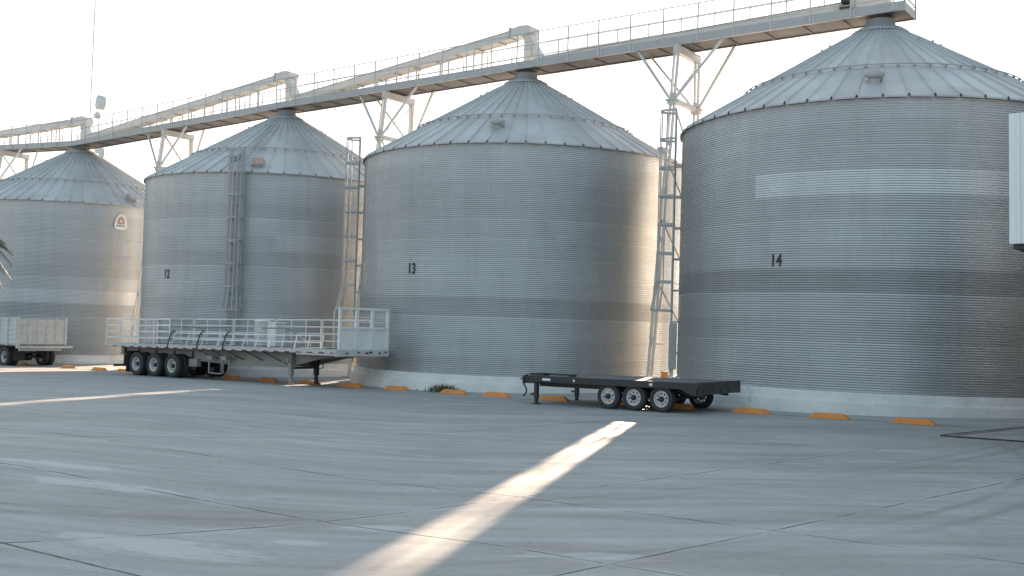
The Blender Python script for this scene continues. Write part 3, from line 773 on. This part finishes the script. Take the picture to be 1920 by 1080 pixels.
for x0, x1 in ((5.0, 6.9), (9.2, 10.3)): b.tube([(x0, .6, dk(x0)+.70), (x1, .9, dk(x1)+.72)], .03, 6)
b.tube([(10.3, .9, dk(11)+.72), (11.3, 1.1, dk(11.9)+.05)], .03, 6)
b.build('stake_pole', M['greyframe'], semi)
b = MB()
for x0, w_ in ((6.5, .75), (7.35, .35)):
    b.tube([(x0, .3, .80), (x0, .3, .28), (x0+w_, .3, .26), (x0+w_, .3, .80)], .035, 6); b.box((x0+.1, .35, .86), (.3, .25, .16))
b.box((7.0, .55, .90), (1.6, .1, .08)); b.box((5.35, .5, .62), (.5, .2, .3)); b.build('spare_carrier', M['greyframe'], semi)
b = MB(); b.box((8.35, .60, .92), (.55, .012, .11)); b.build('name_plate', M['darksteel'], semi)

# white drum on the trailer deck
def on_semi(x, y, z): return semi.matrix_world @ Vector((x, y, z))
bpy.context.view_layer.update()
p = on_semi(8.50, 1.15, dk(8.5))
dr = thing('storage_drum', 'white ribbed drum with a pale lid standing on the deck of the semi-trailer', 'drum', p, (0, 0, SA))
b = MB(); pr = [(0, 0), (.25, 0)]
for i in range(9): z = .03+i*.09; pr += [(.25, z), (.265, z+.02), (.265, z+.045), (.25, z+.065)]
pr += [(.25, .84), (.0, .85)]; b.lathe(pr, 32); b.build('drum_body', M['white'], dr)
b = MB(); b.lathe([(.26, .845), (.275, .855), (.275, .90), (.2, .93), (0, .94)], 32); b.build('lid', M['cream'], dr)
p = on_semi(8.95, 1.45, dk(8.95)); cb = thing('storage_box', 'pale blue-grey box standing beside the white drum on the semi-trailer', 'box', p, (0, 0, SA+.1))
b = MB(); b.rbox((0, 0, .40), (.42, .5, .80), .03); b.build('box_body', M['panel'], cb); b = MB(); b.rbox((0, 0, .82), (.45, .53, .05), .015); b.build('lid', M['panel'], cb)

# ------------------------------------------------------------------ black triple-axle flatbed
BA = math.atan2(-.6, .8)
bt = thing('flatbed_trailer', 'low black triple-axle flatbed trailer parked before the gap between silos 13 and 14', 'trailer', (.57, 28.6, gz(.57)), (0, -.0148, BA))
L, Wd, H = 4.95, 2.3, .765
b = MB()
for i in range(9): b.box((L/2, .12+.239*i, H-.02), (L-.08, .225, .035))
b.build('deck', M['greywood'], bt)
b = MB()
for y in (0, Wd): b.box((L/2, y, H-.085), (L, .05, .165))
b.box((.025, Wd/2, H-.085), (.05, Wd-.05, .165)); b.box((L-.025, Wd/2, H-.085), (.05, Wd-.05, .165))
for i in range(10): b.box((.3+i*.48, Wd/2, H-.10), (.05, Wd-.1, .09))
b.build('deck_frame', M['black'], bt)
b = MB()
for y in (.48, Wd-.48): b.box((2.05, y, H-.235), (4.1, .07, .13)); b.bar((4.1, y, H-.235), (4.9, y, H-.3), .07, .13)
b.build('chassis_beam', M['black'], bt)
b = MB(); b.box((L+.02, Wd/2, H-.06), (.06, Wd+.06, .14)); b.box((L+.045, Wd/2, H-.21), (.05, Wd-.02, .16)); b.prism([(L-.45, H-.17), (L, H-.17), (L, H-.30), (L-.12, H-.30)], .05, Matrix(((1,0,0,0), (0,0,-1,.03), (0,1,0,0), (0,0,0,1))))
for i in range(4): b.box((L+.075, .35+i*.48, H-.21), (.015, .3, .09))
b.build('rear_bumper', M['black'], bt)
b = MB(); b.box((-.25, .55, H-.14), (.5, .24, .18)); b.box((-.52, .55, H-.14), (.07, .28, .20)); b.tube([(-.55, .55, H-.13), (-.72, .55, H-.13)], .018, 8)
b.bar((0, .2, H-.14), (-.4, .5, H-.14), .08, .12); b.bar((0, 1.2, H-.14), (-.4, .6, H-.14), .08, .12)
b.build('coupler', M['darksteel'], bt)
for y in (.08, Wd-.25):
    b = MB(); x = .16; b.box((x, y, .40), (.10, .10, .48)); b.box((x, y, .16), (.075, .075, .30)); b.box((x, y, .012), (.2, .18, .024)); b.bar((x-.18, y, .27), (x, y, .27), .05)
    b.build('jack_leg', M['black'], bt)
b = MB(); b.tube([(-.05, .0, H+.02), (-.16, -.05, H-.02), (-.18, -.06, H-.2), (-.06, -.08, H-.36), (-.06, -.08, H-.45), (-.16, -.08, H-.56)], .022, 8); b.build('air_hose', M['tyre'], bt)
b = MB(); b.tube([(.02, .35, H+.05), (1.25, .25, H+.045)], .025, 8); b.box((.1, .3, H+.03), (.45, .3, .06)); b.box((1.2, .25, H+.03), (.12, .2, .05)); b.build('loose_bar', M['darksteel'], bt)
b = MB()
for x, w in ((.55, .26), (1.42, .05), (3.7, .09)): b.box((x, -.028, H-.09), (w, .012, .06))
b.build('reflector', M['cream'], bt)
b = MB()
for x in (2.43, 3.18, 3.96): b.tube([(x, .1, .33), (x, Wd-.1, .33)], .045, 10)
for y in (.48, Wd-.48): b.box((3.2, y, .44), (2.0, .06, .06))
for y in (.5, ): b.box((4.35, y+.3, .40), (.18, .05, .05))
b.build('axle_group', M['darksteel'], bt)
for x in (2.43, 3.18, 3.96):
    wheel(bt, (x, .12, .33), .33, .21, .205, M['rim'], -1, 8, .03); wheel(bt, (x, Wd-.12, .33), .33, .21, .205, M['rim'], 1, 8, .03)

# ------------------------------------------------------------------ truck body at the left edge
tb = thing('truck_bed_trailer', 'dusty white stake-sided grain trailer cut by the left edge, in front of the farthest silo', 'trailer', (-21.5, 46.5, gz(-21.5)), (0, -.0148, BA))
Lb, Wb, zb, zt = 6.0, 2.25, .98, 2.16
b = MB(); b.box((-Lb/2, Wb/2, zb), (Lb, Wb, .08)); b.build('floor', M['greyframe'], tb)
def pan(nm, f, par): b = MB(); f(b); return b.build(nm, M['offwhite'], par)
def side_f(y, s):
    def f(b):
        b.box((-Lb/2, y, (zb+zt)/2), (Lb, .03, zt-zb))
        for i in range(6): b.box((-Lb/2, y-s*.03, zb+.10+i*.2), (Lb-.1, .035, .07))
        for i in range(9): b.box((-.06-i*.72, y-s*.045, (zb+zt)/2), (.10, .06, zt-zb+.06))
        b.box((-Lb/2, y, zt), (Lb, .10, .05))
    return f
pan('side_panel', side_f(0, 1), tb); pan('side_panel', side_f(Wb, -1), tb)
def end_f(b):
    b.box((0, Wb/2, (zb+zt)/2-.02), (.03, Wb, zt-zb-.08))
    for i in range(6): b.box((.025, .06+(Wb-.12)*i/5, (zb+zt)/2), (.03, .045, zt-zb))
    for z in (zb+.06, zb+.55, zb+.92): b.box((.03, Wb/2, z), (.03, Wb-.02, .04))
    b.box((.02, Wb-.02, (zb+zt)/2), (.08, .06, zt-zb))
    b.box((.02, 0.02, (zb+zt)/2), (.12, .12, zt-zb+.08))
pan('tailgate', end_f, tb)
b = MB(); b.box((.08, Wb/2+.1, zb-.10), (.14, Wb+.35, .10)); b.box((-.1, Wb/2, zb-.19), (.12, Wb-.3, .16)); b.build('rear_beam', M['offwhite'], tb)
b = MB()
for y in (.7, 1.55): b.box((-Lb/2-.1, y, zb-.17), (Lb, .09, .24))
b.tube([(-1.15, .1, .43), (-1.15, Wb-.1, .43)], .08, 10); b.box((-1.15, .72, .58), (1.0, .1, .12)); b.box((-1.15, 1.53, .58), (1.0, .1, .12)); b.lathe([(0, -.2), (.17, -.15), (.17, .15), (0, .2)], 14, axis_m((0, 1, 0), (-1.15, Wb/2, .43)))
b.build('chassis', M['darksteel'], tb)
for y, s in ((.14, -1), (.42, -1), (Wb-.14, 1), (Wb-.42, 1)): wheel(tb, (-1.15, y, .43), .43, .24, .25, M['rim'], s, 0, .13)
for y, s in ((.14, -1), (.42, -1), (Wb-.14, 1), (Wb-.42, 1)): wheel(tb, (-4.6, y, .43), .43, .24, .25, M['rim'], s, 0, .13)
b = MB(); b.box((-.45, .35, .52), (.02, .5, .5)); b.build('mud_flap', M['tyre'], tb)

# ------------------------------------------------------------------ wheel stops
STOPS = [(39.6, 'pale-shadowed'), (35.63, ''), (33.2, ''), (31.34, ''), (24.32, ''), (22.3, ''), (20.11, ''), (18.04, ''), (15.98, ''), (13.58, ''), (11.9, ''), (9.82, ''), (7.61, ''), (5.91, ''), (3.82, ''), (1.86, ''), (-.10, '')]
SLAB = ['orange wheel stop beneath the grain trailer at the left edge', 'orange wheel stop just right of the grain trailer, leftmost of the bare pair', 'orange wheel stop between the grain trailer and the guard bar of the semi-trailer',
        'orange wheel stop half hidden by the rear wheels of the semi-trailer', 'orange wheel stop beside the far wheels of the semi-trailer, below its frame', 'orange wheel stop just left of the landing legs of the semi-trailer',
        'orange wheel stop behind the landing legs of the semi-trailer', 'orange wheel stop below the white headboard of the semi-trailer', 'orange wheel stop alone in front of the left part of silo 13',
        'orange wheel stop partly hidden by the clump of weeds', 'chipped orange wheel stop left of the coupler of the black trailer', 'orange wheel stop behind the jack legs of the black trailer',
        'orange wheel stop glimpsed between the front wheels of the black trailer', 'orange wheel stop glimpsed behind the rear wheels of the black trailer', 'orange wheel stop just right of the black trailer',
        'orange wheel stop second from the right, between two bare ones in front of silo 14', 'rightmost orange wheel stop, near the ramp corner']
b = MB(); l, w, h = 1.02, .17, .125
pts = [(-l/2, 0), (-l/2+.06, .05), (-l/2+.17, h), (l/2-.17, h), (l/2-.06, .05), (l/2, 0)]
nseg = len(pts); vs = []
for x, z in pts: vs += [(x, -w/2, z), (x, -w/2*(1-.35*z/h), z), (x, w/2*(1-.35*z/h), z), (x, w/2, z)]
prf = [[(-w/2+ (.0 if z < .01 else .0)) * (1-.4*z/h), w/2*(1-.4*z/h)] for x, z in pts]
vs = []
for (x, z), (y0, y1) in zip(pts, prf): vs += [(x, y0, z), (x, y1, z)]
top = [(2*i, 2*i+2, 2*i+3, 2*i+1) for i in range(nseg-1)]
b.add(vs, top + [tuple(2*i for i in range(nseg-1, -1, -1)), tuple(2*i+1 for i in range(nseg))])
STOPME = None
for (s_, _), lab in zip(STOPS, SLAB):
    q = STOP0 + STOPD*s_
    if STOPME is None: o = b.build('wheel_stop', M['orange']); STOPME = o.data
    else: o = bpy.data.objects.new('wheel_stop', STOPME); COL.objects.link(o)
    o.location = (q.x, q.y, gz(q.x)+.004); o.rotation_euler = (random.uniform(-.01, .01), -.0145, math.atan2(-.618, .786) + random.uniform(-.03, .03))
    tag(o, lab, 'wheel stop', 'orange wheel stops in a line along the yard')

# ------------------------------------------------------------------ small fixtures
def post(x, y, h, w, lab, plate):
    r = thing('guard_post', lab, 'post', (x, y, gz(x)))
    b = MB(); b.rbox((0, 0, h/2), (w, w*.5, h), .01, rotZ(-.6)); b.build('post_body', M['orange'], r)
    if plate: b = MB(); b.rbox((.09, -.02, h*.52), (.08, .08, .22), .01); b.build('junction_box', M['cream'], r)
post(4.83, 33.2, .72, .2, 'short orange guard post beside the foot of the catwalk bent, behind the black trailer', False)
post(-5.72, 40.15, .80, .12, 'short orange guard post with a pale box, in the gap left of silo 13', True)
a = R_(-187); ec = thing('electrical_cabinet', 'narrow grey electrical cabinet at the left flank of silo 14, below the ladder cage', 'cabinet', (10.832+(RW+.14)*math.cos(a), 31.698+(RW+.14)*math.sin(a), .72), (0, 0, a))
b = MB(); b.rbox((0, 0, .70), (.22, .40, 1.40), .012); b.build('cabinet_body', M['galv'], ec)
b = MB(); b.box((.115, 0, .70), (.012, .34, 1.3)); b.build('door', M['galv'], ec)
b = MB(); b.tube([(0, .12, 0), (0, .12, -.72)], .025, 8); b.tube([(.05, -.1, 0), (.05, -.1, -.2), (.16, -.12, -.32), (.16, -.12, -.72)], .03, 8); b.build('conduit', M['galv_pale'], ec)

# weeds
b = MB(); rw = random.Random(3)
for i in range(420):
    t = rw.gauss(0, .33); c = STOP0 + STOPD*(14.25+t) + STOPN*(.32+rw.gauss(0, .10)); h = rw.uniform(.08, .30)*math.exp(-t*t*1.2)
    a = rw.uniform(0, 6.28); ln = rw.uniform(.05, .16); z = gz(c.x); w = rw.uniform(.006, .014)
    e = Vector((math.cos(a), math.sin(a), 0)); s_ = Vector((-e.y, e.x, 0))*w; p = Vector((c.x, c.y, z))
    b.add([p-s_, p+s_, p+e*ln*.4+s_*.8+Vector((0,0,h*.7)), p+e*ln*.4-s_*.8+Vector((0,0,h*.7)), p+e*ln+Vector((0,0,h))], [(0,1,2,3), (3,2,4)])
tag(b.build('weed_clump', M['weed']), 'dry green clump of weeds at the plinth of silo 13 by a wheel stop', 'weeds', None, 'stuff')

# palm tree (its crown reaches in at the left edge)
pl = thing('palm_tree', 'palm tree whose dark fronds droop in at the left edge before the farthest silo', 'palm', (-20.62, 40.0, gz(-20.62, 40.0)))
zc = 4.75
b = MB(); b.tube([(0, 0, -.2), (.05, 0, 1.2), (.02, .05, 2.6), (0, 0, zc-.2)], [.24, .19, .17, .15], 14)
for i in range(26): z = .2+i*.17; b.lathe([(.19-.002*i, z), (.215-.002*i, z+.09), (.18-.002*i, z+.12)], 14)
b.build('trunk', M['bark'], pl)
b = MB(); rp = random.Random(5)
for i in range(44):
    a = i*2.399; el = rp.uniform(-.5, 1.15); ln = rp.uniform(1.45, 2.05); e = Vector((math.cos(a), math.sin(a), 0)); pts = []
    for j in range(9):
        t = j/8; r = ln*t*math.cos(el*(1-t*.3)); z = ln*t*math.sin(el) - 1.25*ln*t*t*(.55+.2*math.cos(el)); pts.append(Vector((0, 0, zc)) + e*r + Vector((0, 0, z)))
    b.tube(pts, [.022*(1-.08*k) for k in range(9)], 4)
    sd = Vector((-e.y, e.x, 0))
    for j in range(2, 34):
        t = j/33*8; k = min(7, int(t)); p = pts[k].lerp(pts[k+1], t-k); tan = (pts[k+1]-pts[k]).normalized()
        for s_ in (-1, 1):
            l_ = .48*math.sin(math.pi*min(1, (j+4)/38))*rp.uniform(.8, 1.1); dv = (sd*s_*.8 + tan*.55 + Vector((0, 0, -.45))).normalized(); w = tan*.016
            q = p + dv*l_*.55; q2 = p + dv*l_ + Vector((0, 0, -.10))
            b.add([p-w, p+w, q+w*.9, q-w*.9, q2], [(0,1,2,3), (3,2,4)])
b.build('crown', M['leaf'], pl)

# radio mast with dishes, far behind
mx, my = -48.1, 120.0
ms = thing('radio_mast', 'very tall thin lattice radio mast rising out of the frame behind the silos', 'mast', (mx, my, gz(mx)))
lg = [Vector((.38*math.cos(R_(t)), .38*math.sin(R_(t)), 0)) for t in (175, 295, 55)]
for i, p in enumerate(lg):
    b = MB(); b.bar(p, p + Vector((0, 0, 52)), .075 if i == 0 else .035); b.build('leg', M['galv_pale'] if i else M['galv'], ms)
b = MB()
for i in range(104):
    z = i*.5
    for j in range(3): 
        p, q = lg[j], lg[(j+1) % 3]; b.bar(p+Vector((0,0,z)), q+Vector((0,0,z+.5)) if i % 2 else q+Vector((0,0,z)), .022)
b.build('lattice_bracing', M['galv_pale'], ms)
def dish(c, r, dpt, d, lab):
    t = thing('dish_antenna', lab, 'antenna', c, group='microwave dishes on the radio mast'); m = axis_m(d)
    b = MB(); b.lathe([(0, -.25*r), (.5*r, -.18*r), (.95*r, 0), (r, .05), (r, dpt), (.97*r, dpt+.03)], 32, m); b.lathe([(.97*r, dpt+.03), (.6*r, dpt+.05), (0, dpt+.06)], 32, m); b.build('drum', M['dish'], t)
    b = MB(); bk = Vector((mx+.35, my, c[2])) - Vector(c); b.bar(m @ Vector((0, 0, -.1)), bk, .07); b.build('mount_arm', M['galv'], t)
dish((-46.75, 119.6, 25.55), .80, .75, (-.75, -.6, .05), 'large drum-shaped dish antenna, highest on the mast')
dish((-47.3, 119.5, 24.1), .38, .3, (-.2, -.95, 0), 'small round dish antenna just above the catwalk railing')
dish((-46.7, 119.6, 19.75), .78, .7, (-.75, -.6, .05), 'large dish antenna peeking out behind the peak of the farthest silo')

# weighbridge canopy at the right edge
cn = thing('weighbridge_canopy', 'white clad canopy with a dark underside, cut by the right edge above the ramp', 'canopy', (8.48, 18.0, 0), (0, 0, math.atan2(-.6, .8)))
b = MB(); tl = Matrix.Rotation(-.018, 3, 'Y')
def cl(p, d, bx): bx.box(tl @ Vector(p), d, tl)
CW, CD = 9.5, 6.2
cl((CW/2, CD/2, 4.66), (CW, CD, 2.23), b)
for i in range(31): cl((.15+i*.30, -.012, 4.66), (.05, .024, 2.23), b)
for i in range(20): cl((-.012, .15+i*.30, 4.66), (.024, .05, 2.23), b)
b.build('cladding', M['panel'], cn)
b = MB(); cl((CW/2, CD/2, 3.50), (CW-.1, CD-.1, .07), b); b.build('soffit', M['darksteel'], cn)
b = MB(); b.box((5.7, 3.1, 1.55), (7.4, 5.8, 3.8)); b.build('shade_block', M['darksteel'], cn)  # unseen block added under the canopy to cut sky light on silo 14
b = MB(); cl((-.05, .5, 5.2), (.06, .10, .50), b); cl((-.03, .5, 5.46), (.12, .14, .06), b); b.build('downpipe', M['darksteel'], cn)
for x, y in ((1.2, .5), (1.6, 6.0), (5.5, .5), (5.5, 6.0)):
    b = MB(); b.bar((x, y, -.3), (x, y, 3.5), .18); b.build('column', M['galv'], cn)

wh = thing('light_blocker', 'unseen dark shed along the right side of the yard', 'blocker', (20.5, -8, 0))  # out of view; walls, roof and doors added to darken silo 14's reflections
b = MB(); b.box((7, 23.5, 4.6), (14, 47, 10.0)); b.build('wall', M['blocker'], wh)
b = MB(); b.prism([(-.5, 0), (14.5, 0), (7, 2.2)], 48, Matrix(((1, 0, 0, 0), (0, 0, 1, -.5), (0, 1, 0, 9.61), (0, 0, 0, 1)))); b.build('roof', M['roof'], wh)
for y in (8, 22): b = MB(); b.box((-.03, y, 2.2), (.06, 5, 4.6)); b.build('door', M['greyframe'], wh)

# weighbridge ramp corner on the ground
T = Vector((8.63, 21.25)); e1 = Vector((.79, -.61)); e2 = Vector((.785, .62))
wb = thing('weighbridge_ramp', 'low concrete weighbridge ramp with dark steel edges at the right edge', 'ramp', (T.x, T.y, gz(T.x)))
def wp(a, c, z): q = e1*a + e2*c; return Vector((q.x, q.y, gz(T.x+q.x)-gz(T.x)+z))
b = MB(); q = [(0.04, 0.04), (6.5, .04), (6.5, 4.0), (.04, 4.0)]
b.add([wp(u, v, .022) for u, v in q] + [wp(u, v, -.05) for u, v in q], [(0,1,2,3), (0,4,5,1), (1,5,6,2), (2,6,7,3), (3,7,4,0)]); b.build('slab', M['apron'], wb)
b = MB(); b.bar(wp(0, 0, .012), wp(6.5, 0, .012), .03, .03); b.bar(wp(0, 0, .012), wp(0, 4, .012), .05, .03)
for i in range(60): b.bar(wp(.1+i*.11, -.04, .004), wp(.16+i*.11, -.04, .004), .04, .012)
b.bar(wp(.18, .18, .024), wp(.18, 4, .024), .04, .01)
b.build('steel_edge', M['darksteel'], wb)

# ------------------------------------------------------------------ light, sky, camera
AZ, EL = math.atan2(.243, .97), R_(14.2)
sd = Vector((math.sin(AZ)*math.cos(EL), math.cos(AZ)*math.cos(EL), math.sin(EL)))
sun = bpy.data.lights.new('sun', 'SUN'); sun.energy = 4.3; sun.angle = R_(.9); sun.color = (1.0, .75, .54)
so = bpy.data.objects.new('sun', sun); COL.objects.link(so); so.rotation_euler = (-sd).to_track_quat('-Z', 'Y').to_euler(); so.location = (20, 80, 40)
w = bpy.data.worlds.new('World'); sc.world = w; w.use_nodes = True; nt = w.node_tree
sky = nt.nodes.new('ShaderNodeTexSky'); sky.sky_type = 'NISHITA'; sky.sun_disc = False; sky.sun_elevation = EL; sky.sun_rotation = AZ
sky.air_density = 0.8; sky.dust_density = 3.0; sky.ozone_density = 1.0
hsv = nt.nodes.new('ShaderNodeHueSaturation'); hsv.inputs['Saturation'].default_value = .9; hsv.inputs['Hue'].default_value = .482
nt.links.new(sky.outputs[0], hsv.inputs['Color']); 
# hazy bright sky: the glare round the sun levels off
CEIL = 2.4
dv = nt.nodes.new('ShaderNodeVectorMath'); dv.operation = 'SCALE'; dv.inputs['Scale'].default_value = 1/CEIL; nt.links.new(hsv.outputs[0], dv.inputs[0])
ad = nt.nodes.new('ShaderNodeVectorMath'); ad.operation = 'ADD'; ad.inputs[1].default_value = (1, 1, 1); nt.links.new(dv.outputs[0], ad.inputs[0])
qd = nt.nodes.new('ShaderNodeVectorMath'); qd.operation = 'DIVIDE'; nt.links.new(hsv.outputs[0], qd.inputs[0]); nt.links.new(ad.outputs[0], qd.inputs[1])
nt.links.new(qd.outputs[0], nt.nodes['Background'].inputs[0]); nt.nodes['Background'].inputs[1].default_value = .15

cam = bpy.data.cameras.new('camera'); co = bpy.data.objects.new('camera', cam); COL.objects.link(co); sc.camera = co
F, PI_, RO = 1994.558, .035032, .03107
r0 = Vector((1, 0, 0)); u0 = Vector((0, -math.sin(PI_), math.cos(PI_))); fw = Vector((0, math.cos(PI_), math.sin(PI_)))
cr = r0*math.cos(RO) + u0*math.sin(RO); cu = u0*math.cos(RO) - r0*math.sin(RO)
mw = Matrix((cr, cu, -fw)).transposed().to_4x4(); mw.translation = (0, 0, 1.9); co.matrix_world = mw
cam.sensor_width = 36; cam.lens = 36*F/1920; cam.clip_start = .1; cam.clip_end = 6000
vs_ = sc.view_settings; sc.display_settings.display_device = 'sRGB'; vs_.view_transform = 'Standard'; vs_.look = 'None'; vs_.gamma = 1; vs_.use_curve_mapping = False; vs_.exposure = 2.65
